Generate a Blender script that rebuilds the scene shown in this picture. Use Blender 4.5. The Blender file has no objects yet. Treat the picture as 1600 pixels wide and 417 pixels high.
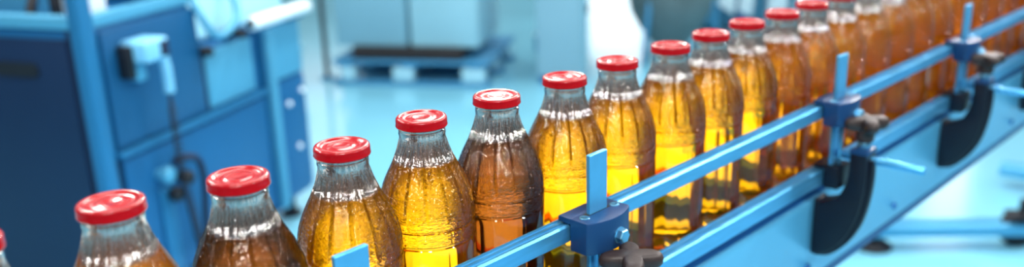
import bpy, bmesh, math, random
from mathutils import Vector, Matrix
random.seed(7)
PI = math.pi
sc = bpy.context.scene
COL = sc.collection

# ------------------------------------------------------------------ helpers
def lin(c):
    return tuple((v/12.92 if v <= .04045 else ((v+.055)/1.055)**2.4) for v in (x/255 for x in c))

def mat(name, rgb, rough=.5, metal=0., spec=.5, trans=0., ior=1.45, coat=0., noise=0., nscale=20., bump=0., bscale=60., stretch=None):
    m = bpy.data.materials.new(name); m.use_nodes = True
    nt = m.node_tree; b = nt.nodes['Principled BSDF']
    col = lin(rgb)
    b.inputs['Base Color'].default_value = (*col, 1)
    b.inputs['Roughness'].default_value = rough
    b.inputs['Metallic'].default_value = metal
    b.inputs['Specular IOR Level'].default_value = spec
    b.inputs['Transmission Weight'].default_value = trans
    b.inputs['IOR'].default_value = ior
    b.inputs['Coat Weight'].default_value = coat
    b.inputs['Coat Roughness'].default_value = .06
    if noise or bump:
        tc = nt.nodes.new('ShaderNodeTexCoord'); src = tc.outputs['Object']
        if stretch:
            mp = nt.nodes.new('ShaderNodeMapping'); mp.inputs['Scale'].default_value = stretch
            nt.links.new(src, mp.inputs['Vector']); src = mp.outputs['Vector']
    if noise:
        n = nt.nodes.new('ShaderNodeTexNoise'); n.inputs['Scale'].default_value = nscale; n.inputs['Detail'].default_value = 5
        nt.links.new(src, n.inputs['Vector'])
        r = nt.nodes.new('ShaderNodeMapRange'); r.inputs['From Min'].default_value = .3; r.inputs['From Max'].default_value = .7
        r.inputs['To Min'].default_value = 1-noise; r.inputs['To Max'].default_value = 1+noise
        nt.links.new(n.outputs['Fac'], r.inputs['Value'])
        mx = nt.nodes.new('ShaderNodeVectorMath'); mx.operation = 'SCALE'; mx.inputs[0].default_value = col
        nt.links.new(r.outputs['Result'], mx.inputs['Scale']); nt.links.new(mx.outputs['Vector'], b.inputs['Base Color'])
        r2 = nt.nodes.new('ShaderNodeMapRange'); r2.inputs['To Min'].default_value = max(.02, rough-.08); r2.inputs['To Max'].default_value = min(1, rough+.1)
        nt.links.new(n.outputs['Fac'], r2.inputs['Value']); nt.links.new(r2.outputs['Result'], b.inputs['Roughness'])
    if bump:
        n2 = nt.nodes.new('ShaderNodeTexNoise'); n2.inputs['Scale'].default_value = bscale; n2.inputs['Detail'].default_value = 3
        nt.links.new(src, n2.inputs['Vector'])
        bp = nt.nodes.new('ShaderNodeBump'); bp.inputs['Strength'].default_value = bump; bp.inputs['Distance'].default_value = .001
        nt.links.new(n2.outputs['Fac'], bp.inputs['Height']); nt.links.new(bp.outputs['Normal'], b.inputs['Normal'])
    return m

def new_obj(name, bm, m, parent=None, loc=None, smooth=None):
    me = bpy.data.meshes.new(name)
    bmesh.ops.recalc_face_normals(bm, faces=bm.faces) if smooth != 'keep' else None
    bm.to_mesh(me); bm.free()
    me.materials.append(m)
    o = bpy.data.objects.new(name, me); COL.objects.link(o)
    if parent: o.parent = parent
    if loc: o.location = loc
    return o

def shade(bm, ang=35):
    for f in bm.faces: f.smooth = True
    for e in bm.edges:
        if len(e.link_faces) == 2 and e.calc_face_angle(0) > math.radians(ang): e.smooth = False

def empty(name, loc, rz=0):
    o = bpy.data.objects.new(name, None); o.empty_display_size = .05
    COL.objects.link(o); o.location = loc; o.rotation_euler = (0, 0, rz); return o

def tag(o, label=None, cat=None, group=None, kind=None):
    if label: o['label'] = label
    if cat: o['category'] = cat
    if group: o['group'] = group
    if kind: o['kind'] = kind
    return o

def box(bm, x0, x1, y0, y1, z0, z1, bev=0., seg=2):
    t = bmesh.new()
    bmesh.ops.create_cube(t, size=1)
    for v in t.verts:
        v.co = Vector(((x0+x1)/2+v.co.x*(x1-x0), (y0+y1)/2+v.co.y*(y1-y0), (z0+z1)/2+v.co.z*(z1-z0)))
    if bev: bmesh.ops.bevel(t, geom=list(t.edges), offset=bev, segments=seg, affect='EDGES', profile=.5)
    shade(t, 35); merge(bm, t)

def merge(bm, t):
    me = bpy.data.meshes.new('tmp'); t.to_mesh(me); t.free(); bm.from_mesh(me); bpy.data.meshes.remove(me)

def prism(bm, pts, a0, a1, plane='XZ', bev=0., ang=35):
    """polygon pts in a plane, extruded along the third axis from a0 to a1"""
    t = bmesh.new()
    def P(p, a):
        return {'XZ': (p[0], a, p[1]), 'XY': (p[0], p[1], a), 'YZ': (a, p[0], p[1])}[plane]
    n = len(pts)
    A = [t.verts.new(P(p, a0)) for p in pts]; B = [t.verts.new(P(p, a1)) for p in pts]
    t.faces.new(A[::-1]); t.faces.new(B)
    for i in range(n): t.faces.new((A[i], A[(i+1) % n], B[(i+1) % n], B[i]))
    bmesh.ops.recalc_face_normals(t, faces=t.faces)
    if bev:
        es = [e for e in t.edges if e.calc_face_angle(0) > .5]
        bmesh.ops.bevel(t, geom=es, offset=bev, segments=2, affect='EDGES', profile=.5)
    shade(t, ang); merge(bm, t)

def lathe(bm, prof, seg=64, M=None, ang=35, mod=None, close=True):
    """prof: list of (r, z); revolve about z"""
    t = bmesh.new(); rings = []
    for r, z in prof:
        if r < 1e-6: rings.append([t.verts.new((0, 0, z))])
        else:
            ring = []
            for k in range(seg):
                th = 2*PI*k/seg; rr = mod(r, z, th) if mod else r
                ring.append(t.verts.new((rr*math.cos(th), rr*math.sin(th), z)))
            rings.append(ring)
    for a, b in zip(rings[:-1], rings[1:]):
        if len(a) == 1 and len(b) == 1: continue
        for k in range(seg):
            k2 = (k+1) % seg
            if len(a) == 1: t.faces.new((a[0], b[k2], b[k]))
            elif len(b) == 1: t.faces.new((a[k], a[k2], b[0]))
            else: t.faces.new((a[k], a[k2], b[k2], b[k]))
    if close:
        if len(rings[0]) > 1: t.faces.new(rings[0][::-1])
        if len(rings[-1]) > 1: t.faces.new(rings[-1])
    bmesh.ops.recalc_face_normals(t, faces=t.faces)
    shade(t, ang)
    if M is not None: t.transform(M)
    merge(bm, t)

def axisM(p, d):
    d = Vector(d).normalized()
    return Matrix.Translation(Vector(p)) @ d.to_track_quat('Z', 'Y').to_matrix().to_4x4()

def cyl(bm, p, q, r, seg=24, bev=0., r2=None):
    p, q = Vector(p), Vector(q); L = (q-p).length; r2 = r if r2 is None else r2
    b = bev or min(r, r2)*.12
    lathe(bm, [(0, 0), (r-b, 0), (r, b), (r2, L-b), (r2-b, L), (0, L)], seg, axisM(p, q-p), ang=50)

def tube(bm, pts, r, seg=12, closed=False):
    t = bmesh.new(); pts = [Vector(p) for p in pts]; rings = []; n = len(pts)
    up = None
    for i, p in enumerate(pts):
        d = (pts[min(i+1, n-1)]-pts[max(i-1, 0)]).normalized()
        if up is None: up = d.orthogonal().normalized()
        up = (up-d*up.dot(d)).normalized(); s = d.cross(up)
        rings.append([t.verts.new(p+(up*math.cos(2*PI*k/seg)+s*math.sin(2*PI*k/seg))*r) for k in range(seg)])
    for a, b in zip(rings[:-1], rings[1:]):
        for k in range(seg): t.faces.new((a[k], a[(k+1) % seg], b[(k+1) % seg], b[k]))
    t.faces.new(rings[0][::-1]); t.faces.new(rings[-1])
    bmesh.ops.recalc_face_normals(t, faces=t.faces); shade(t, 50); merge(bm, t)

def smooth_path(ctrl, n=12):
    P = [Vector(p) for p in ctrl]; P = [2*P[0]-P[1]]+P+[2*P[-1]-P[-2]]; out = []
    for i in range(1, len(P)-2):
        for k in range(n):
            t = k/n
            out.append(.5*((2*P[i])+(P[i+1]-P[i-1])*t+(2*P[i-1]-5*P[i]+4*P[i+1]-P[i+2])*t*t+(-P[i-1]+3*P[i]-3*P[i+1]+P[i+2])*t**3))
    out.append(P[-2]); return out

def one(fn, *a, **k):
    bm = bmesh.new(); fn(bm, *a, **k); return bm

def copy_tree(o, parent=None):
    c = o.copy(); COL.objects.link(c)
    if parent: c.parent = parent
    for ch in [x for x in bpy.data.objects if x.parent == o]: copy_tree(ch, c)
    return c

# ------------------------------------------------------------------ materials
M_floor = mat('glossy_epoxy_floor', (122, 194, 220), .13, spec=.6, noise=.05, nscale=1.2)
M_rail = mat('blue_anodised_rail', (88, 174, 224), .32, metal=.75, noise=.10, nscale=45, bump=.15, bscale=160, stretch=(4, .4, 4))
M_bar = mat('blue_flat_steel', (80, 166, 216), .36, metal=.6, noise=.05, nscale=60, bump=.1, bscale=200)
M_plate = mat('blue_painted_steel', (84, 168, 210), .33, metal=.25, noise=.03, nscale=8)
M_under = mat('deep_blue_steel', (34, 104, 168), .45, metal=.3)
M_cover = mat('dark_blue_cover', (22, 78, 132), .5, noise=.1, nscale=30, stretch=(.1, 1, .1))
M_farrail = mat('dark_blue_rail', (36, 104, 116), .5)
M_clamp = mat('navy_moulded_plastic', (10, 54, 98), .42, spec=.45, bump=.12, bscale=500)
M_arm = mat('black_navy_plastic', (9, 17, 32), .45, spec=.4, bump=.1, bscale=400)
M_knob = mat('dark_brown_knob_plastic', (42, 32, 32), .5, bump=.25, bscale=500)
M_bolt = mat('pale_blue_zinc', (112, 178, 214), .3, metal=.9)
M_hole = mat('black_recess', (4, 8, 14), .7)
M_belt = mat('pale_slat_belt', (214, 218, 214), .4, noise=.05, nscale=60)
M_orange = mat('orange_plastic_strip', (235, 84, 22), .4)
M_cap = mat('glossy_red_cap_lacquer', (142, 5, 16), .2, spec=.42, coat=0)

def pebble_bump(nt, top, strength, dist, neck=0.):
    """pebbled skin between the shoulder and the second ring; returns the normal socket"""
    L = nt.links
    tc = nt.nodes.new('ShaderNodeTexCoord'); sp = nt.nodes.new('ShaderNodeSeparateXYZ'); L.new(tc.outputs['Object'], sp.inputs[0])
    def rng(a, b_, c, d):
        r = nt.nodes.new('ShaderNodeMapRange'); r.interpolation_type = 'SMOOTHSTEP'
        for k, v in zip(('From Min', 'From Max', 'To Min', 'To Max'), (a, b_, c, d)): r.inputs[k].default_value = v
        L.new(sp.outputs['Z'], r.inputs['Value']); return r.outputs['Result']
    lo = rng(.1365, .1375, 0, 1); hi = rng(top-.006, top, 1, 0)
    mul = nt.nodes.new('ShaderNodeMath'); mul.operation = 'MULTIPLY'; L.new(lo, mul.inputs[0]); L.new(hi, mul.inputs[1])
    mp = nt.nodes.new('ShaderNodeMapping'); mp.inputs['Scale'].default_value = (1, 1, 2.2); L.new(tc.outputs['Object'], mp.inputs['Vector'])
    n = nt.nodes.new('ShaderNodeTexNoise'); n.inputs['Scale'].default_value = 210; n.inputs['Detail'].default_value = 1.5; n.inputs['Distortion'].default_value = 1.0
    L.new(mp.outputs['Vector'], n.inputs['Vector'])
    n0 = nt.nodes.new('ShaderNodeTexNoise'); n0.inputs['Scale'].default_value = 70; n0.inputs['Detail'].default_value = 1
    L.new(tc.outputs['Object'], n0.inputs['Vector'])
    ad = nt.nodes.new('ShaderNodeMath'); ad.operation = 'MULTIPLY_ADD'; ad.inputs[1].default_value = .9
    L.new(n0.outputs['Fac'], ad.inputs[0]); L.new(n.outputs['Fac'], ad.inputs[2])
    h = nt.nodes.new('ShaderNodeMath'); h.operation = 'MULTIPLY'; L.new(ad.outputs[0], h.inputs[0]); L.new(mul.outputs[0], h.inputs[1])
    bp = nt.nodes.new('ShaderNodeBump'); bp.inputs['Strength'].default_value = strength; bp.inputs['Distance'].default_value = dist
    if neck:
        n3 = nt.nodes.new('ShaderNodeTexNoise'); n3.inputs['Scale'].default_value = 420; n3.inputs['Detail'].default_value = 1
        L.new(mp.outputs['Vector'], n3.inputs['Vector'])
        nk = rng(H-.041, H-.034, 0, neck); nm = nt.nodes.new('ShaderNodeMath'); nm.operation = 'MULTIPLY'
        up_ = rng(H-.020, H-.012, 1, 0); nu = nt.nodes.new('ShaderNodeMath'); nu.operation = 'MULTIPLY'; L.new(nk, nu.inputs[0]); L.new(up_, nu.inputs[1])
        L.new(n3.outputs['Fac'], nm.inputs[0]); L.new(nu.outputs[0], nm.inputs[1])
        na = nt.nodes.new('ShaderNodeMath'); na.operation = 'ADD'; L.new(h.outputs[0], na.inputs[0]); L.new(nm.outputs[0], na.inputs[1]); h = na
    L.new(h.outputs[0], bp.inputs['Height'])
    return bp.outputs['Normal'], sp.outputs['Z']

def glass_material():
    """thin-walled clear glass: see-through with Fresnel reflections, bending the view in the thicker neck"""
    m = bpy.data.materials.new('pebbled_clear_glass'); m.use_nodes = True
    nt = m.node_tree; nt.nodes.clear(); L = nt.links
    nrm, z = pebble_bump(nt, .210, .7, .0017, .30)
    tr = nt.nodes.new('ShaderNodeBsdfTransparent'); tr.inputs[0].default_value = (.965, .98, .975, 1)
    rf = nt.nodes.new('ShaderNodeBsdfRefraction'); rf.inputs['IOR'].default_value = 1.42; rf.inputs['Roughness'].default_value = 0
    rf.inputs[0].default_value = (.99, .95, .92, 1); L.new(nrm, rf.inputs['Normal'])
    gl = nt.nodes.new('ShaderNodeBsdfGlossy'); gl.inputs['Roughness'].default_value = .01; L.new(nrm, gl.inputs['Normal'])
    fr = nt.nodes.new('ShaderNodeFresnel'); fr.inputs['IOR'].default_value = 1.48; L.new(nrm, fr.inputs['Normal'])
    r = nt.nodes.new('ShaderNodeMapRange')
    for k, v in zip(('From Min', 'From Max', 'To Min', 'To Max'), (H-.0384, H-.0370, 0, 1.0)): r.inputs[k].default_value = v
    L.new(z, r.inputs['Value'])
    a = nt.nodes.new('ShaderNodeMixShader'); L.new(r.outputs[0], a.inputs[0]); L.new(tr.outputs[0], a.inputs[1]); L.new(rf.outputs[0], a.inputs[2])
    rk = nt.nodes.new('ShaderNodeMapRange')      # mirror share raised in the neck for an added silvery sheen
    for k, v in zip(('From Min', 'From Max', 'To Min', 'To Max'), (H-.0384, H-.0370, 0, .30)): rk.inputs[k].default_value = v
    L.new(z, rk.inputs['Value'])
    mxx = nt.nodes.new('ShaderNodeMath'); mxx.operation = 'MAXIMUM'; L.new(fr.outputs[0], mxx.inputs[0]); L.new(rk.outputs[0], mxx.inputs[1])
    b = nt.nodes.new('ShaderNodeMixShader'); L.new(mxx.outputs[0], b.inputs[0]); L.new(a.outputs[0], b.inputs[1]); L.new(gl.outputs[0], b.inputs[2])
    o = nt.nodes.new('ShaderNodeOutputMaterial'); L.new(b.outputs[0], o.inputs[0])
    return m

H = .240
M_glass = glass_material()

def juice_material(name, rgb, glow, dens):
    """amber liquid, mostly clear, with a share of fine pulp that scatters light"""
    m = bpy.data.materials.new(name); m.use_nodes = True
    nt = m.node_tree; b = nt.nodes['Principled BSDF']; out = nt.nodes['Material Output']; L = nt.links
    nrm, z = pebble_bump(nt, .26, .7, .0016)
    b.inputs['Base Color'].default_value = (*rgb, 1)
    b.inputs['Roughness'].default_value = 0.0
    b.inputs['Transmission Weight'].default_value = 1
    b.inputs['IOR'].default_value = 1.34
    L.new(nrm, b.inputs['Normal'])
    d = nt.nodes.new('ShaderNodeBsdfDiffuse'); d.inputs[0].default_value = (*glow, 1); L.new(nrm, d.inputs['Normal'])
    t = nt.nodes.new('ShaderNodeBsdfTranslucent'); t.inputs[0].default_value = (*glow, 1); L.new(nrm, t.inputs['Normal'])
    a = nt.nodes.new('ShaderNodeMixShader'); a.inputs[0].default_value = .4; L.new(d.outputs[0], a.inputs[1]); L.new(t.outputs[0], a.inputs[2])
    x = nt.nodes.new('ShaderNodeMixShader'); x.inputs[0].default_value = dens; L.new(b.outputs[0], x.inputs[1]); L.new(a.outputs[0], x.inputs[2])
    L.new(x.outputs[0], out.inputs['Surface'])
    return m
M_juice = juice_material('golden_apple_juice', (1.0, .46, .005), (1, .46, .012), .07)
M_juice_d = juice_material('dark_amber_juice', (.30, .085, .008), (.55, .22, .03), .05)
M_juice_f = juice_material('orange_amber_juice', (1, .50, .02), (1, .44, .02), .16)
M_juice_m = juice_material('amber_juice', (1, .42, .007), (1, .42, .02), .12)

# ------------------------------------------------------------------ bottle
H = .240
PROF = [(12, 19.6), (14, 19.9), (15.5, 19.5), (18, 19.4), (21, 19.8), (24, 20.5), (27, 21.4), (30, 22.5), (33, 23.7), (36, 25.0), (40, 26.9),
        (45, 29.5), (50, 32.0), (55, 34.4), (60, 36.5), (66, 38.4), (72, 39.7), (78, 40.4), (84, 40.8), (87.6, 41.0), (88.6, 41.0), (89.4, 40.1), (90.4, 40.1), (91.2, 41.0),
        (92, 41.05), (97, 41.05), (102, 41.0), (103, 40.9), (103.8, 39.8), (105, 39.8), (106, 40.6), (108, 40.8), (112, 40.8), (140, 40.8), (170, 40.8), (200, 40.8),
        (222, 40.6), (228, 40.2), (233, 39.0), (237, 36.8), (239.3, 34), (240, 31)]
def smoothstep(a, b, x):
    t = min(1, max(0, (x-a)/(b-a))); return t*t*(3-2*t)
NG, NF = 14, 18
def bottle_mod(r, z, th):
    h = (H-z)*1000; r = r*1000
    w = smoothstep(15, 24, h)*(1-smoothstep(80, 85, h))
    if w > 0:
        step = 2*PI/NG; d = ((th+step/2) % step)-step/2
        s = (.75+.9*smoothstep(45, 82, h))
        r -= w*1.9*math.exp(-(d*r/s)**2)
        r += w*.6*math.cos(d*NG*0.5)**2
    wn = smoothstep(17, 22, h)*(1-smoothstep(34, 42, h))
    if wn > 0: r += wn*.75*math.cos(2*NG*th)
    wf = smoothstep(106, 111, h)*(1-smoothstep(222, 232, h))
    if wf > 0:
        st = 2*PI/NF; d = (th % st)-st/2
        r = r*(1-wf)+wf*r*math.cos(st/2)/math.cos(d)
    return r/1000

def bottle_glass():
    bm = bmesh.new()
    outer = [(0, H-.0031), (.0170, H-.0031), (.0186, H-.0036), (.0188, H-.006), (.0188, H-.0105), (.0196, H-.0113)]
    outer += [(r/1000, H-h/1000) for h, r in PROF]+[(.02, .0012), (0, .0035)]
    lathe(bm, outer, 252, mod=bottle_mod, ang=28)
    # head space above the juice: a cavity in the glass
    cav = [(0, H-.0048), (.0155, H-.0048), (.0165, H-.0056)]
    for h, r in PROF:
        if h <= 36: cav.append(((r-2.6)/1000, H-h/1000))
    cav += [(.0228, H-.0374), (.0226, H-.0378), (0, H-.0378)]
    t = bmesh.new(); lathe(t, cav, 126, ang=40)
    bmesh.ops.reverse_faces(t, faces=t.faces)
    merge(bm, t)
    return bm
def bottle_juice():
    pr = [(0, H-.0382), (.0228, H-.0382), (.0240, H-.0388)]
    pr += [((r-1.5)/1000, H-h/1000) for h, r in PROF if 40 <= h <= 228]+[(.036, .0085), (.032, .0065), (0, .008)]
    bm = bmesh.new(); lathe(bm, pr, 126, mod=bottle_mod, ang=28); return bm
def bottle_cap():
    c = [(0, -1.5), (5.2, -1.5), (6.4, -1.15), (7.6, -1.0), (8.8, -1.15), (9.8, -1.6), (14.6, -1.7), (16.0, -1.2), (17.2, -.35), (18.4, 0), (19.6, -.1), (20.7, -.65), (21.3, -1.6), (21.5, -2.8),
         (21.5, -6.3), (21.75, -6.9), (21.8, -7.6), (21.5, -8.2), (20.9, -8.3), (20.3, -7.9), (20.1, -7), (20.0, -2.6), (0, -2.6)]
    def lug(r, z, th):
        if r > .0212 and z < H-.005: return r-.00025*max(0, math.cos(4*th))**6
        return r
    bm = bmesh.new(); lathe(bm, [(r/1000, H+z/1000) for r, z in c], 128, mod=lug, ang=60); return bm

T = [0, 79.5, 166.6, 254.5, 341.3, 430, 516, 607.7, 690.6, 774.4, 857.6]
LX = [-13.8, 7.3, 7.6, -2.7, -1, 2.5, -.6, 1.5, .3, -1.8, .6]
BELT = .945
pos = [(-.020, .1230)] + [(l/1000, .208+t/1000) for t, l in zip(T, LX)]
y = pos[-1][1]
while y < 2.72:
    y += random.uniform(.0835, .0870); pos.append((random.uniform(-.002, .002), y))

LAB = [
 'glass juice bottle cut off by the left edge, only a sliver of cap showing',
 'glass juice bottle with crimson cap, nearest full cap, before the navy cabinet door',
 'dark brown juice bottle, second full cap from the left',
 'golden juice bottle standing behind the short blue bar tip at the bottom',
 'golden juice bottle between the short bar tip and the sharp dark brown bottle',
 'sharp dark brown juice bottle between two golden ones, below the pallet truck',
 'golden juice bottle just left of the nearest upright blue bar',
 'golden juice bottle just right of the nearest upright blue bar',
 'golden juice bottle directly above the nearest star knob, second right of the nearest upright bar',
 'golden juice bottle third to the right of the nearest upright blue bar',
 'golden juice bottle third to the left of the middle upright blue bar',
 'amber juice bottle second to the left of the middle upright blue bar',
 'amber juice bottle first to the left of the middle upright bar, last full cap']
ORD = ['first', 'second', 'third', 'fourth', 'fifth', 'sixth', 'seventh', 'eighth', 'ninth', 'tenth', 'eleventh', 'twelfth', 'thirteenth', 'fourteenth', 'fifteenth', 'sixteenth', 'seventeenth', 'eighteenth', 'nineteenth', 'twentieth', 'twenty-first']
proto = empty('juice_bottle', (0, 0, BELT))
g0 = new_obj('glass_body', bottle_glass(), M_glass, proto, smooth='keep')
c0 = new_obj('screw_cap', bottle_cap(), M_cap, proto)
j0 = new_obj('juice', bottle_juice(), M_juice, proto, smooth='keep')
jd = j0.data.copy(); jd.materials[0] = M_juice_d
jf = j0.data.copy(); jf.materials[0] = M_juice_f
jm = j0.data.copy(); jm.materials[0] = M_juice_m
for i, (x, y) in enumerate(pos):
    if i == 0: r, (g, c, j) = proto, (g0, c0, j0)
    else:
        r = proto.copy(); COL.objects.link(r)
        g, c, j = g0.copy(), c0.copy(), j0.copy()
        for q in (g, c, j): q.parent = r; COL.objects.link(q)
    r.location = (x, y, BELT); r.rotation_euler = (0, 0, random.uniform(0, 2*PI))
    if i in (2, 5): j.data = jd
    elif i in (1, 11, 12): j.data = jm
    elif i > 12: j.data = jf
    lab = LAB[i] if i < len(LAB) else f'amber juice bottle, {ORD[i-len(LAB)]} of the row behind the last full red cap'
    tag(r, lab, 'bottle', 'juice bottles in single file on the conveyor')

# ------------------------------------------------------------------ conveyor
Y0, Y1 = -.35, 3.25
conv = tag(empty('conveyor', (0, 0, 0)), 'long light blue steel conveyor frame and belt under the row of juice bottles', 'conveyor')
def channel(bm, s):
    # side plate with lips, s=+1 near side, -1 far side
    pts = [(.0465, .815), (.0500, .812), (.0520, .815), (.0520, .924), (.0535, .929), (.0520, .934), (.0470, .934), (.0445, .930), (.0470, .926), (.0470, .82)]
    prism(bm, [(s*a, b) for a, b in pts], Y0, Y1, 'XZ')
p1 = new_obj('side_plate', one(channel, 1), M_plate, conv)
p2 = new_obj('side_plate', one(channel, -1), M_plate, conv)
bm = bmesh.new()
n = int((Y1-Y0)/.0381)
for k in range(n):
    a = Y0+k*.0381
    box(bm, -.0425, .0425, a+.0004, a+.0377, BELT-.004, BELT, .0006, 1)
new_obj('slat_belt', bm, M_belt, conv)
new_obj('belt_bed', one(box, -.0440, .0440, Y0, Y1, BELT-.018, BELT-.0045), M_under, conv)
bm = bmesh.new(); box(bm, -.044, .044, Y0+.05, Y1-.05, .788, .840, .004)
new_obj('return_cover', bm, M_cover, conv)
bm = bmesh.new()
for k in range(12):
    yy = Y0+.15+k*.29
    for s in (1, -1): cyl(bm, (s*.0475, yy+.12, .835), (s*.0560, yy+.12, .835), .0055, 6)
new_obj('frame_bolt', bm, M_under, conv)['kind'] = 'stuff'
for yy in (-.2, .85, 3.1):
    for s in (1, -1):
        lg = new_obj('leg', one(box, s*.062-.018, s*.062+.018, yy-.02, yy+.02, .035, .813, .003), M_plate, conv)
        new_obj('levelling_foot', one(lathe, [(0, 0), (.032, 0), (.034, .006), (.014, .014), (.009, .016), (.009, .036), (0, .036)], 24, Matrix.Translation((s*.062, yy, 0))), M_arm, lg)
    new_obj('cross_brace', one(box, -.044, .044, yy-.015, yy+.015, .30, .33, .002), M_plate, conv)

def rail_profile(x0, x1, z0, z1):
    w = x1-x0; g = .0016
    return [(x0, z0+.001), (x0+.001, z0), (x1-.001, z0), (x1, z0+.001), (x1, z1-.0018), (x1-.0018, z1), (x1-w*.22, z1), (x1-w*.25, z1-g), (x1-w*.45, z1-g), (x1-w*.48, z1),
            (x1-w*.60, z1), (x1-w*.63, z1-g), (x1-w*.82, z1-g), (x1-w*.85, z1), (x0+.0012, z1), (x0, z1-.0012)]
ur = new_obj('guide_rail', one(prism, rail_profile(.0445, .0622, 1.051, 1.068), Y0, Y1, 'XZ', 0, 20), M_rail)
tag(ur, 'upper light blue guide rail crossing in front of the bottle bodies', 'rail')
lr = new_obj('guide_rail', one(prism, rail_profile(.0450, .0630, .957, .979), Y0, Y1, 'XZ', 0, 20), M_rail)
tag(lr, 'lower light blue guide rail just above the conveyor side plate', 'rail')
fr = new_obj('guide_rail', one(prism, rail_profile(-.0655, -.0475, .950, .972), Y0, Y1, 'XZ', 0, 20), M_farrail)
tag(fr, 'dark guide rail on the far side, seen green through the juice', 'rail')
os_ = new_obj('guide_strip', one(box, -.0560, -.0475, Y0, Y1, 1.006, 1.0105, .001), M_orange)
tag(os_, 'thin orange guide strip on the far side, glimpsed between the bottles', 'strip')

tr_ = tag(empty('drip_tray', (-.21, 1.45, .905)), 'white tray along the far side of the belt, glowing gold through the juice', 'tray')  # unseen tray, added to bounce white light through the juice
M_reflector = mat('white_tray_plastic', (240, 240, 236), .6)
bm = bmesh.new(); box(bm, -.155, .135, -1.75, 1.75, .0, .006, .001); box(bm, -.155, -.151, -1.75, 1.75, .006, .020, .0008); new_obj('tray_pan', bm, M_reflector, tr_)
for k in range(4): new_obj('tray_arm', one(box, -.12, .155, -1.5+k*.98, -1.47+k*.98, -.022, -.0002, .001), M_farrail, tr_)

# far side supports that hold the dark rail and the orange strip
for k, yy in enumerate((.30, 1.36, 2.40)):
    f = tag(empty('guide_support', (-.07, yy, .93)), ['dark post holding the far side rail, nearest the camera', 'dark post holding the far side rail, behind the middle bottles', 'dark post holding the far side rail, furthest along'][k], 'bracket', 'far side rail posts')
    new_obj('post', one(box, .0045-.0085, .0045, -.010, .010, -.06, .088, .001), M_farrail, f)
    new_obj('foot_plate', one(box, -.004, .0175, -.020, .020, -.065, -.055, .001), M_farrail, f)
    new_obj('strip_clip', one(box, .0046, .0140, -.008, .008, .070, .0755, .0005), M_farrail, f)

# ------------------------------------------------------------------ rail brackets
def arc_pts(ctrl, n=8):
    return [(p.x, p.y) for p in smooth_path([(a, b, 0) for a, b in ctrl], n)]
def star(bm, r0, r1, z0, z1, lobes=4, off=0.):
    prof = []
    N = lobes*14
    for k in range(N):
        th = 2*PI*k/N
        c = .5+.5*math.cos(lobes*(th-off))
        prof.append((th, r0+(r1-r0)*c**.75))
    t = bmesh.new(); rings = []
    zs = [(z0, .55), (z0+(z1-z0)*.12, .86), (z0+(z1-z0)*.35, .98), (z0+(z1-z0)*.62, 1.), (z0+(z1-z0)*.85, .95), (z1-(z1-z0)*.03, .84), (z1, .70)]
    for z, s in zs:
        rings.append([t.verts.new(((r*s)*math.cos(th), (r*s)*math.sin(th), z)) for th, r in prof])
    for a, b in zip(rings[:-1], rings[1:]):
        for k in range(N): t.faces.new((a[k], a[(k+1) % N], b[(k+1) % N], b[k]))
    for ring, up in ((rings[0], -1), (rings[-1], 1)):
        c = t.verts.new((0, 0, ring[0].co.z+(.0008 if up > 0 else 0)))
        for k in range(N): t.faces.new((ring[k], ring[(k+1) % N], c))
    bmesh.ops.recalc_face_normals(t, faces=t.faces); shade(t, 60); merge(bm, t)

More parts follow.
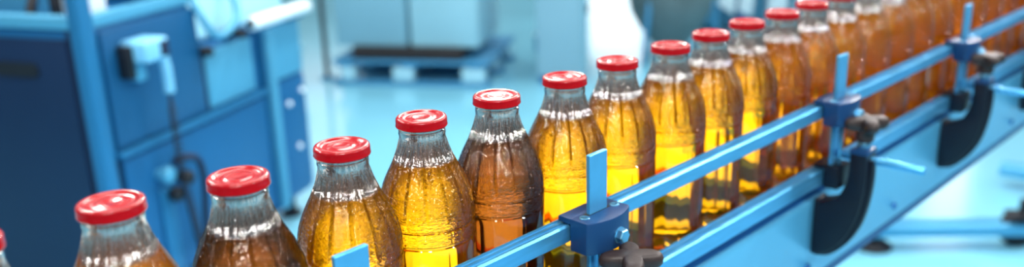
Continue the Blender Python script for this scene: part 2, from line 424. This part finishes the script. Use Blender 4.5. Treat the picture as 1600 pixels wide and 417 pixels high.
def bracket(full=True, wide=.0125):
    """root at the frame plate (X=.052, bar centre Y, z=.86); children in world-like local coords"""
    r = empty('rail_bracket', (0, 0, 0))
    X = lambda v: v
    new_obj('upright_bar', one(box, .0680, .0725, -wide, wide, .985, 1.1315, .0006, 1), M_bar, r)
    # clamp: block with slot behind bar, bulged front, chamfered ends
    fr_ = [(.0640, -.031), (.0830, -.031)] + [(.0840+.0095*math.sin(PI*(k/10))**.8, -.031+.062*k/10) for k in range(0, 11)] + [(.0830, .031), (.0640, .031)]
    bmc = bmesh.new(); prism(bmc, fr_, 1.0435, 1.0750, 'XY', .0016)
    box(bmc, .0500, .0655, -.031, .031, 1.0690, 1.0750, .0012)
    cl = new_obj('rail_clamp', bmc, M_clamp, r)
    for s in (-1, 1):
        sc_ = bmesh.new(); lathe(sc_, [(0, 0), (.0048, 0), (.0048, .0008), (.0042, .0012), (.0026, .0012), (.0022, .0002), (0, .0002)], 24, Matrix.Translation((.0735, s*.0215, 1.0748)), ang=30)
        new_obj('socket_screw', sc_, M_bolt, cl)
    new_obj('slot', one(box, .0672, .0733, -wide-.0035, wide+.0035, 1.0740, 1.07515), M_hole, cl)
    hb = bmesh.new()
    Mx = axisM((.0900, .004, 1.0560), (1, 0, 0))
    lathe(hb, [(0, 0), (.0078, 0), (.0078, .0042), (0, .0042)], 24, Mx, ang=30)
    lathe(hb, [(0, .004), (.0070, .004), (.0070, .0095), (.0060, .0105), (0, .0105)], 6, Mx, ang=20)
    new_obj('hex_bolt', hb, M_bolt, cl)
    if full:
        # lower clamp block over the lower rail, second flat behind
        lb = bmesh.new(); box(lb, .0640, .0850, -.017, .019, .955, .9860, .002); box(lb, .0500, .0660, -.017, .019, .9800, .9860, .001)
        lo = new_obj('lower_clamp', lb, M_arm, r)
        new_obj('clamp_pin', one(cyl, (.078, -.003, .985), (.078, -.003, 1.0440), .0032, 16), M_bolt, lo)
        # J shaped arm
        outer = arc_pts([(.0540, .8560), (.0700, .8600), (.0900, .8780), (.1060, .9060), (.1150, .9350), (.1190, .9700), (.1180, 1.0110)], 8)
        inner = arc_pts([(.0970, 1.0110), (.0970, .9850), (.0940, .9650), (.0850, .9460), (.0720, .9370), (.0600, .9330), (.0540, .9360)], 8)
        new_obj('curved_arm', one(prism, outer+inner, -.0150, .0150, 'XZ', .0012, 30), M_arm, r)
        so = arc_pts([(.0542, .8500), (.0750, .8560), (.0960, .8760), (.1120, .9040), (.1205, .9350), (.1245, .9700), (.1240, 1.0000)], 8)
        si = arc_pts([(.1140, 1.0000), (.1130, .9500), (.1000, .9080), (.0800, .8800), (.0542, .8660)], 8)
        new_obj('arm_rib', one(prism, so+si, -.0050, .0050, 'XZ', .0008, 30), M_arm, r)
        hd = bmesh.new(); box(hd, .0960, .1195, -.0155, .0155, 1.0080, 1.0145, .0015)
        new_obj('arm_head_plate', hd, M_clamp, r)
        new_obj('adjusting_rod', one(cyl, (.0735, .0045, .9985), (.1850, .0045, .9985), .0052, 24, .0008), M_bar, r)
        kb = new_obj('star_knob', one(lathe, [(0, 0), (.0100, 0), (.0112, .0015), (.0118, .012), (.0125, .018), (0, .018)], 28, Matrix.Translation((.1080, .0, 1.0240))), M_knob, r)
        new_obj('knob_collar', one(cyl, (.108, 0, 1.0140), (.108, 0, 1.0240), .0085, 20), M_bolt, kb)
        t = bmesh.new(); star(t, .0135, .0295, 0, .0165, 4, PI/4); t.transform(Matrix.Translation((.108, 0, 1.0390)))
        new_obj('knob_grip', t, M_knob, kb)
    return r
def reorigin(r, z):
    for c in [o for o in bpy.data.objects if o.parent == r]: c.location.z -= z; c.location.x -= .06
b1 = bracket(); reorigin(b1, .86)
bl = [(.603, 'nearest guide rail bracket, navy clamp in sharp focus with upright flat bar and hex bolt'),
      (1.098, 'middle guide rail bracket, its black curved arm, star knob and rod fully in view'),
      (1.552, 'guide rail bracket third along, with dark arm and knob near the upper right corner'),
      (1.995, 'furthest guide rail bracket, only its black arm showing at the right edge')]
for k, (yy, lab) in enumerate(bl):
    r = b1 if k == 0 else copy_tree(b1)
    r.location = (.06, yy, .86); tag(r, lab, 'bracket', 'guide rail brackets along the conveyor')
for c in [o for o in bpy.data.objects if o.parent == b1 and o.name.split('.')[0] in ('curved_arm', 'arm_rib', 'arm_head_plate', 'adjusting_rod', 'star_knob')]:
    c.location.z -= .0105; c.location.x += .002
b0 = bracket(False, .0145); reorigin(b0, .86); b0.location = (.06, .331, .86)
tag(b0, 'short blue bar tip at the bottom edge, before a golden bottle', 'bracket', 'guide rail brackets along the conveyor')

# ------------------------------------------------------------------ blue machine, left background
K = (-1.9893, .9250); ang = math.atan2(.9014597, -.43286304)
mc = tag(empty('packing_machine', (K[0], K[1], 0), ang), 'large blurred blue sheet metal machine cabinet filling the left background', 'machine')
C_mid = mat('machine_blue_paint', (19, 94, 146), .4, metal=.2, noise=.05, nscale=3)
C_door = mat('machine_door_blue', (12, 82, 128), .38, metal=.2, noise=.06, nscale=2)
C_dark = mat('machine_navy_paint', (5, 38, 72), .45, metal=.1, noise=.08, nscale=2)  # darker than the other machine blues
C_seam = mat('machine_dark_seam', (5, 24, 56), .6)
C_light = mat('machine_pale_blue', (74, 152, 188), .4, metal=.2)
C_pale = mat('machine_paler_cover', (168, 226, 244), .4)
C_col = mat('machine_corner_post', (34, 112, 160), .38, metal=.3)
C_blk = mat('black_rubber', (6, 14, 26), .6)
C_white = mat('white_plastic', (222, 240, 248), .4)
new_obj('lower_body', one(box, .0, .46, .0, .95, .1, .95, .01), C_mid, mc)
new_obj('lower_body', one(box, .4605, 1.078, .0, .95, .1, .80, .008), C_mid, mc)
for (a, b) in ((.06, .06), (1.0, .06), (.06, .88), (1.0, .88)):
    new_obj('foot', one(lathe, [(0, 0), (.04, 0), (.045, .01), (.02, .02), (.015, .1), (0, .1)], 20, Matrix.Translation((a, b, 0))), C_blk, mc)
new_obj('corner_post', one(box, -.012, .042, -.012, .03, .1, 1.62, .008), C_col, mc)
d = new_obj('door', one(box, .055, .470, -.014, -.0005, .590, .935, .005), C_door, mc)
new_obj('ledge', one(box, .045, .80, -.030, -.0005, .565, .583, .004), C_col, mc)
d2 = new_obj('door', one(box, .06, .79, -.018, -.0005, .13, .555, .006), C_mid, mc)
new_obj('seam', one(box, .044, .058, -.004, -.0003, .1, .56), C_seam, mc)
new_obj('light_panel', one(box, .492, .755, -.012, -.0005, .592, .785, .006), C_light, mc)
new_obj('seam', one(box, .472, .489, -.006, -.0003, .585, .80), C_seam, mc)
new_obj('post', one(box, .82, .862, -.035, -.0005, .1, .79, .008), C_light, mc)
new_obj('seam', one(box, .797, .8195, -.012, -.0003, .1, .79), C_door, mc)
new_obj('end_panel', one(box, .875, 1.07, -.012, -.0005, .588, .79, .004), C_light, mc)
new_obj('end_panel', one(box, .875, 1.07, -.012, -.0005, .12, .575, .004), C_mid, mc)
for (u, z) in ((.947, .483), (1.041, .514), (.99, .30)):
    new_obj('bolt', one(lathe, [(0, 0), (.011, 0), (.011, .006), (.007, .012), (0, .014)], 20, axisM((u, -.0115, z), (0, -1, 0))), C_white, mc)
# guard frame and what stands in it
def bar_(n, m, *a): return new_obj(n, one(box, *a, .004), m, mc)
bar_('window_sill', C_light, .042, .46, -.010, .03, .950, .985)
bar_('window_sill', C_light, -.010, .03, .030, .95, .952, .988)
bar_('top_rail', C_light, .042, .46, -.010, .03, 1.58, 1.62)
bar_('top_rail', C_light, -.010, .03, .030, .95, 1.58, 1.62)
bar_('corner_post', C_col, .42, .46, -.010, .03, .985, 1.58)
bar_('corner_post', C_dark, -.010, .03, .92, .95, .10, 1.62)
new_obj('back_wall', one(box, .42, .45, .03, .95, .951, 1.6, .004), C_door, mc)
bar_('carriage', C_white, .10, .22, .10, .19, .952, 1.06)
bar_('carriage', C_light, .12, .30, .30, .42, .952, 1.10)
new_obj('gripper', one(cyl, (.06, .235, .956), (.14, .27, 1.06), .014), C_blk, mc)
new_obj('gripper', one(cyl, (.07, .14, .975), (.09, .16, 1.08), .016), C_blk, mc)
# dark side panel (faces the camera's left)
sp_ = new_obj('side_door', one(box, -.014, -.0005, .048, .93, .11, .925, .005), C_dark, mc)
new_obj('seam', one(box, -.006, -.0003, .03, .047, .1, .95), C_seam, mc)
bm = bmesh.new(); pts = []
for k in range(24):
    th = 2*PI*k/24; pts.append((.232+(.058 if math.cos(th) > 0 else -.058)+.020*math.cos(th), .835+.020*math.sin(th)))
prism(bm, pts, -.020, -.0142, 'YZ'); new_obj('handle_slot', bm, C_blk, sp_)
# pale cover, hose, roller on the lower part
bm = bmesh.new(); box(bm, .475, 1.06, .035, .9, .801, 1.05, .03, 4); new_obj('hood', bm, C_pale, mc)
rl = new_obj('roller', one(cyl, (.715, -.045, .835), (1.085, -.045, .835), .024, 28, .002), C_white, mc)
new_obj('roller_bore', one(cyl, (.7125, -.045, .835), (.7148, -.045, .835), .016, 24, .0003), C_blk, rl)
new_obj('roller_mount', one(box, .74, .77, -.045, .02, .800, .822, .003), C_col, mc)
new_obj('roller_mount', one(box, 1.03, 1.06, -.045, .02, .800, .822, .003), C_col, mc)
new_obj('hose', one(tube, smooth_path([(.50, .06, 1.04), (.47, -.02, .93), (.50, -.045, .85), (.56, -.045, .83), (.64, -.045, .87), (.68, .0, .96), (.66, .09, 1.04)]), .012), C_light, mc)
new_obj('black_fitting', one(cyl, (.655, -.06, .815), (.655, .02, .815), .016), C_blk, mc)
new_obj('black_fitting', one(cyl, (.478, -.05, .79), (.478, .01, .79), .016), C_blk, mc)
# latch group on the lower door
for (u, z, rr, m_) in ((.219, .397, .024, C_blk), (.279, .430, .022, C_blk), (.19, .470, .026, C_light)):
    new_obj('door_knob', one(lathe, [(0, 0), (rr*.6, 0), (rr*.6, .02), (rr, .025), (rr, .045), (rr*.7, .052), (0, .054)], 24, axisM((u, -.0175, z), (0, -1, 0))), m_, mc)
new_obj('latch_plate', one(box, .175, .235, -.030, -.0175, .14, .42, .004), C_col, mc)
new_obj('hose', one(tube, smooth_path([(.262, -.02, .485), (.29, -.05, .495), (.330, -.06, .470), (.345, -.06, .40), (.342, -.05, .28), (.335, -.045, .16)]), .011), C_seam, mc)

C_hs = mat('handset_pale_blue', (118, 188, 224), .4)
# control handset on the machine
hs = tag(empty('control_handset', (K[0], K[1], 0), ang), 'white wall handset box with hanging grip on the blue machine', 'handset')
for c_ in (1,):
    hb = bmesh.new(); box(hb, .118, .218, -.105, -.0150, .835, .897, .008, 3); new_obj('housing', hb, C_hs, hs)
    new_obj('black_backplate', one(box, .100, .120, -.060, -.0150, .79, .885, .004), C_blk, hs)
    new_obj('screen', one(box, .180, .214, -.1075, -.1045, .842, .888, .001), C_seam, hs)
    new_obj('cradle', one(box, .128, .172, -.055, -.0150, .775, .834, .008), C_light, hs)
    new_obj('grip', one(tube, smooth_path([(.206, -.088, .836), (.209, -.090, .80), (.212, -.088, .76), (.214, -.086, .728)]), .0155, 16), C_hs, hs)
    hx = []; P = smooth_path([(.214, -.086, .730), (.222, -.080, .60), (.232, -.075, .45), (.252, -.075, .32), (.275, -.07, .20), (.285, -.06, .14)], 60)
    for k, p in enumerate(P):
        th = k*2*PI/6.2; s = .010*min(1, k/30)
        hx.append(p+Vector((math.cos(th)*s, math.sin(th)*s, 0)))
    new_obj('coiled_cable', one(tube, hx, .0034, 6), C_blk, hs)

# ------------------------------------------------------------------ pallet with cartons, middle background
pd = math.atan2(.5215, .8269)
pl = tag(empty('pallet', (-4.115, 3.165, 0), pd), 'blue pallet with pale end blocks standing on the bright floor', 'pallet')
M_pal = mat('pallet_blue', (62, 140, 184), .6, noise=.08, nscale=10)
M_palb = mat('pallet_block_pale', (168, 222, 240), .5)
M_dkw = mat('dark_brown_board', (44, 40, 42), .7, noise=.15, nscale=12)
for yy in (.0, .36, .72):
    new_obj('runner', one(box, 0, 1.0, yy, yy+.09, 0, .028, .003), M_pal, pl)
    for k, (a, w) in enumerate(((.055, .085), (.39, .13), (.83, .14))):
        new_obj('block', one(box, a, a+w, yy+.002, yy+.088, .029, .115, .004), M_palb, pl)
bm = bmesh.new()
for k in range(7): box(bm, 0, 1.0, k*.119, k*.119+.098, .138, .158, .002)
for k in range(3): box(bm, .03+k*.42, .13+k*.42, 0, .81, .1155, .1375, .002)
new_obj('deck', bm, M_pal, pl)
sb = tag(new_obj('base_board', one(box, .13, .83, .03, .78, .001, .075, .004), M_dkw, None, None), 'dark brown board layer between the pallet and the pale cartons', 'board')
sb.location = (-4.115, 3.165, .159); sb.rotation_euler = (0, 0, pd)
M_cart = [mat('pale_blue_carton', (132, 184, 204), .6, noise=.04, nscale=4), mat('light_carton', (156, 206, 222), .55, noise=.04, nscale=4)]
def carton(x0, x1, y0, y1, z0, z1, m, lab):
    c = empty('carton', (-4.115, 3.165, 0), pd)
    new_obj('box_body', one(box, x0, x1, y0, y1, z0, z1, .006), m, c)
    new_obj('tape', one(box, (x0+x1)/2-.025, (x0+x1)/2+.025, y0+.01, y1-.01, z1, z1+.001), M_palb, c)
    tag(c, lab, 'carton', 'cartons on the pallet')
carton(.02, .478, .06, .62, .236, 1.1, M_cart[0], 'tall pale blue carton on the left half of the pallet')
carton(.505, .93, .06, .62, .236, 1.1, M_cart[1], 'tall paler carton on the right half of the pallet')
ps = tag(empty('stand_pole', (-4.26, 3.22, 0)), 'thin dark pole standing at the left end of the pallet', 'pole')
new_obj('pole', one(cyl, (0, 0, .012), (0, 0, 1.3), .016), M_dkw, ps)
new_obj('base', one(cyl, (0, 0, 0), (0, 0, .012), .05), M_pal, ps)
# pallet truck at the right end
pt = tag(empty('pallet_truck', (-3.36, 4.50, 0), pd), 'hand pallet truck with brown handle and white body right of the cartons', 'pallet truck')
prism_b = bmesh.new(); prism(prism_b, [(-.20, .19), (.02, .19), (.02, .34), (-.03, .34)], -.06, .06, 'XZ', .006)
new_obj('pump_cover', prism_b, C_white, pt)
new_obj('handle', one(tube, smooth_path([(.045, 0, .12), (.06, 0, .5), (.10, 0, 1.05)]), .020), mat('brown_handle', (104, 84, 70), .5), pt)
for s in (-.05, .05): new_obj('wheel', one(cyl, (.05, s-.02, .075), (.05, s+.02, .075), .075), M_dkw, pt)
new_obj('axle_block', one(box, -.20, .06, -.025, .025, .07, .19, .006), M_pal, pt)

# pale cabinet
cb = tag(empty('tall_cabinet', (-3.10, 3.95, 0), math.atan2(.167, .217)), 'tall pale blue cabinet in the centre background with a narrow side door', 'cabinet')
M_cab = mat('cabinet_pale_blue', (142, 186, 204), .5, noise=.02, nscale=3); M_cab2 = mat('cabinet_side', (150, 206, 226), .5)
new_obj('body', one(box, 0, .274, .0, .45, .05, 1.9, .006), M_cab, cb)
new_obj('side_door', one(box, .2745, .2900, .03, .42, .08, 1.85, .004), M_cab2, cb)
new_obj('plinth', one(box, .01, .264, .02, .43, 0, .05, .002), M_under, cb)
new_obj('door_handle', one(cyl, (.300, .10, .43), (.300, .28, .43), .012), M_dkw, cb)
# round hopper
hp = tag(empty('hopper', (-2.93, 5.10, 0)), 'dark grey rounded hopper on a stand above the bottle caps right of centre', 'hopper')
M_hop = mat('dark_slate_steel', (96, 116, 120), .5, metal=.1, noise=.25, nscale=3)
new_obj('bowl', one(lathe, [(0, .06), (.10, .06), (.13, .10), (.21, .20), (.265, .30), (.285, .40), (.27, .52), (.24, .60), (.23, .60), (.255, .50), (.27, .40), (.2, .22), (.0, .12)], 48, None, 60), M_hop, hp)
new_obj('outlet', one(cyl, (0, 0, 0), (0, 0, .07), .09), M_dkw, hp)
for k in range(3):
    th = k*2*PI/3+.6
    new_obj('leg', one(cyl, (.34*math.cos(th), .34*math.sin(th), 0), (.26*math.cos(th), .26*math.sin(th), .45), .016), M_pal, hp)
# filler machine
fm = tag(empty('filling_machine', (-3.02, 6.1, 0), math.radians(42)), 'pale blue filling machine with white post, far behind the bottle caps', 'machine')
M_fm = mat('filler_blue', (84, 152, 184), .45, metal=.2); M_fm2 = mat('filler_pale', (196, 232, 244), .35)
new_obj('table', one(box, -.45, 1.25, -.05, .7, .42, .50, .01), M_fm2, fm)
new_obj('body', one(box, -.40, 1.2, .05, .62, .02, .42, .01), M_fm, fm)
for k, xx in enumerate((-.38, -.18, .05, .62, .95)):
    new_obj('cylinder', one(cyl, (xx, -.02, .04), (xx, -.02, .42), .045+.012*(k % 2)), M_fm if k % 2 else M_under, fm)
new_obj('white_post', one(box, .22, .36, -.12, -.02, 0, 1.3, .01), C_white, fm)
new_obj('guard_plate', one(prism, [(.00, .16), (.10, .12), (.14, .55), (.02, .55)], -.10, -.07, 'XZ', .003), C_white, fm)
new_obj('guard_plate', one(prism, [(-.16, .22), (-.04, .14), (.00, .55), (-.10, .55)], -.14, -.11, 'XZ', .003), C_white, fm)
new_obj('arched_pipe', one(tube, smooth_path([(.44, -.08, .0), (.46, -.08, .22), (.60, -.08, .32), (.78, -.08, .32), (.92, -.08, .22), (.94, -.08, .0)]), .035), C_pale, fm)
for (a, z) in ((-.33, .27), (-.30, .22)):
    new_obj('polished_knob', one(lathe, [(0, -.03), (.021, -.021), (.03, 0), (.021, .021), (0, .03)], 20, Matrix.Translation((a, -.10, z))), M_bolt, fm)

# pale stand beside the blue machine
st = tag(empty('pipe_stand', (-4.60, 2.82, 0), .4), 'pale white pipe stand just right of the blue machine', 'stand')
new_obj('upright', one(cyl, (0, 0, .02), (0, 0, 1.4), .035), C_white, st)
new_obj('upright', one(cyl, (-.18, .1, .02), (-.18, .1, 1.4), .03), C_pale, st)
new_obj('base', one(box, -.28, .14, -.10, .22, 0, .03, .006), C_pale, st)
new_obj('crossbar', one(cyl, (-.24, .06, .36), (.14, -.02, .36), .03), C_white, st)
new_obj('shelf', one(box, -.05, .40, -.10, .12, .20, .26, .02), C_pale, st)

# floor level stand bars at the right
def bar_stand(name, x0, y0, x1, y1, lab, feet, pads):
    L = math.hypot(x1-x0, y1-y0); a = math.atan2(y1-y0, x1-x0)
    r = tag(empty(name, (x0, y0, 0), a), lab, 'stand')
    bm = bmesh.new()
    M_b = C_light
    prism(bm, [(-.035, .05), (-.035, .085), (-.022, .095), (-.018, .082), (-.008, .082), (-.004, .095), (.004, .095), (.008, .082), (.018, .082), (.022, .095), (.035, .085), (.035, .05)], 0, L, 'YZ', 0, 20)
    new_obj('profile_bar', bm, M_plate, r)
    for f in feet:
        w = new_obj('castor_wheel', one(cyl, (f*L, -.024, .065), (f*L, .024, .065), .065, 32, .008), C_blk, r)
        new_obj('castor_fork', one(box, f*L-.036, f*L+.036, -.040, .040, .100, .124, .006), C_blk, w)
        new_obj('stem', one(cyl, (f*L+.01, 0, .120), (f*L+.01, 0, .175), .014), C_blk, w)
    for f in pads:
        p = new_obj('rubber_pad', one(lathe, [(0, 0), (.062, 0), (.066, .008), (.040, .028), (.016, .034), (.014, .0505), (0, .0505)], 28, Matrix.Translation((f*L, 0, 0))), C_blk, r)
    return r
bar_stand('floor_stand', -.700, 2.900, -.215, 3.335, 'low grooved blue bar on the floor with a black castor, lower right', (.96,), (.20,))
bar_stand('floor_stand', -.470, 3.905, -.05, 3.96, 'low blue bar on the floor at the right edge, further back than the castor', (), (.9,))

# ------------------------------------------------------------------ room
def struct(name, bm, m): return tag(new_obj(name, bm, m), kind='structure')
RX0, RX1, RY0, RY1, RZ = -11., 5., -4., 12., 5.2
M_wall = mat('grey_wall', (112, 112, 112), .8, noise=.03, nscale=1)
M_ceil = mat('grey_ceiling', (118, 116, 112), .8)
struct('floor', one(box, RX0, RX1, RY0, RY1, -.1, 0), M_floor)
struct('ceiling', one(box, RX0, RX1, RY0, RY1, RZ, RZ+.1), M_ceil)
struct('wall_left', one(box, RX0-.1, RX0, RY0, RY1, 0, RZ), M_wall)
struct('wall_right', one(box, RX1, RX1+.1, RY0, RY1, 0, RZ), M_wall)
struct('wall_back', one(box, RX0, RX1, RY1, RY1+.1, 0, RZ), M_wall)
struct('wall_front', one(box, RX0, RX1, RY0-.1, RY0, 0, RZ), M_wall)
def emit(name, rgb, s):
    m = bpy.data.materials.new(name); m.use_nodes = True; nt = m.node_tree; nt.nodes.clear()
    e = nt.nodes.new('ShaderNodeEmission'); e.inputs[0].default_value = (*rgb, 1); e.inputs[1].default_value = s
    o = nt.nodes.new('ShaderNodeOutputMaterial'); nt.links.new(e.outputs[0], o.inputs[0]); return m
M_glow_bright = emit('daylight_window', (.95, .98, 1), 3.6); M_glow_soft = emit('overcast_window', (.86, .95, 1), 1.5)  # unseen glowing wall panels, added for white reflections on the floor
wn = 0
for (a, b, z0, z1, mm) in ((-9.3, -8.1, .9, 2.2, M_glow_bright), (-3.5, -2.95, 1.9, 3.9, M_glow_bright), (-7.0, -4.6, 1.0, 2.6, M_glow_soft), (.2, 2.4, 1.4, 3.8, M_glow_soft)):
    wn += 1
    struct(f'window_{wn}', one(box, a, b, RY1-.03, RY1-.005, z0, z1), mm)
for (a, b, z0, z1, mm) in ((-1.5, 1.0, 1.6, 4.0, M_glow_soft), (6.6, 8.6, 1.6, 4.2, M_glow_soft)):
    wn += 1
    struct(f'window_{wn}', one(box, RX0+.005, RX0+.03, a, b, z0, z1), mm)

def area(name, loc, sx, sy, power, rgb=(1, .98, .95), rot=(0, 0, 0)):
    l = bpy.data.lights.new(name, 'AREA'); l.shape = 'RECTANGLE'; l.size = sx; l.size_y = sy; l.energy = power; l.color = rgb
    o = bpy.data.objects.new(name, l); COL.objects.link(o); o.location = loc; o.rotation_euler = rot; return o
for ix, xx in enumerate((-7.5, -4.5, -1.6, 1.3, 3.8)):
    for iy, yy in enumerate((-2.2, 1.0, 4.2, 7.4, 10.4)):
        area('ceiling_lamp', (xx, yy, 4.7), .16, 1.2, (30, 54, 64, 44, 20)[ix])
def spot(loc, power, r=.05):  # small bright lamps added for sparkle on glass necks and cap rims
    l = bpy.data.lights.new('high_bay_lamp', 'AREA'); l.shape = 'DISK'; l.size = 2*r; l.energy = power; l.color = (1, .97, .93)
    o = bpy.data.objects.new('high_bay_lamp', l); COL.objects.link(o); o.location = loc
    o.rotation_euler = (Vector(loc)-Vector((0, .7, 1.1))).to_track_quat('Z', 'Y').to_euler()
for p_ in ((-1.9, 2.4, 2.3), (-2.6, .9, 2.6), (-1.7, -.6, 2.5), (.9, 2.7, 2.5), (1.5, 1.3, 2.6), (1.3, -.4, 2.4), (-.4, 3.4, 2.2), (-3.0, 3.6, 2.9)): spot(p_, 26)
# work lamps over the line
area('work_lamp', (1.2, -.8, 2.9), .25, 1.0, 26, (1, .96, .9), (math.radians(28), math.radians(24), 0))
area('work_lamp', (-1.3, 1.6, 2.8), .25, 1.0, 26, (1, .96, .9), (0, math.radians(-32), 0))

w = bpy.data.worlds.new('World'); sc.world = w; w.use_nodes = True
w.node_tree.nodes['Background'].inputs[0].default_value = (1, .98, .95, 1); w.node_tree.nodes['Background'].inputs[1].default_value = .2

# ------------------------------------------------------------------ camera
f_px, pitch, roll, yaw = 1417.71, .3071, -.0305, .778
cam = bpy.data.cameras.new('Camera'); co = bpy.data.objects.new('Camera', cam); COL.objects.link(co)
cam.sensor_width = 36; cam.sensor_fit = 'HORIZONTAL'; cam.lens = f_px/1600*36
F = Vector((-math.sin(yaw)*math.cos(pitch), math.cos(yaw)*math.cos(pitch), -math.sin(pitch)))
R = Vector((math.cos(yaw), math.sin(yaw), 0)); U = R.cross(F)
c, s = math.cos(roll), math.sin(roll)
# image x = c*X - s*Y(down): rotate the camera axes by the roll
Rr = R*c+U*s; Ur = U*c-R*s
m = Matrix((Rr, Ur, -F)).transposed().to_4x4(); m.translation = Vector((.5582, 0, 1.3963))
co.matrix_world = m
cam.clip_start = .02; cam.clip_end = 60
cam.dof.use_dof = True; cam.dof.focus_distance = .745; cam.dof.aperture_fstop = 3.1; cam.dof.aperture_blades = 0
sc.camera = co

sc.view_settings.view_transform = 'Standard'; sc.view_settings.look = 'None'
sc.view_settings.gamma = 1; sc.view_settings.exposure = 0.0; sc.view_settings.use_curve_mapping = False
cy = sc.cycles
cy.max_bounces = 28; cy.transmission_bounces = 28; cy.glossy_bounces = 5; cy.diffuse_bounces = 4; cy.transparent_max_bounces = 64
cy.sample_clamp_indirect = 6; cy.blur_glossy = .6
cy.use_denoising = True
try: cy.denoiser = 'OPENIMAGEDENOISE'
except Exception: pass
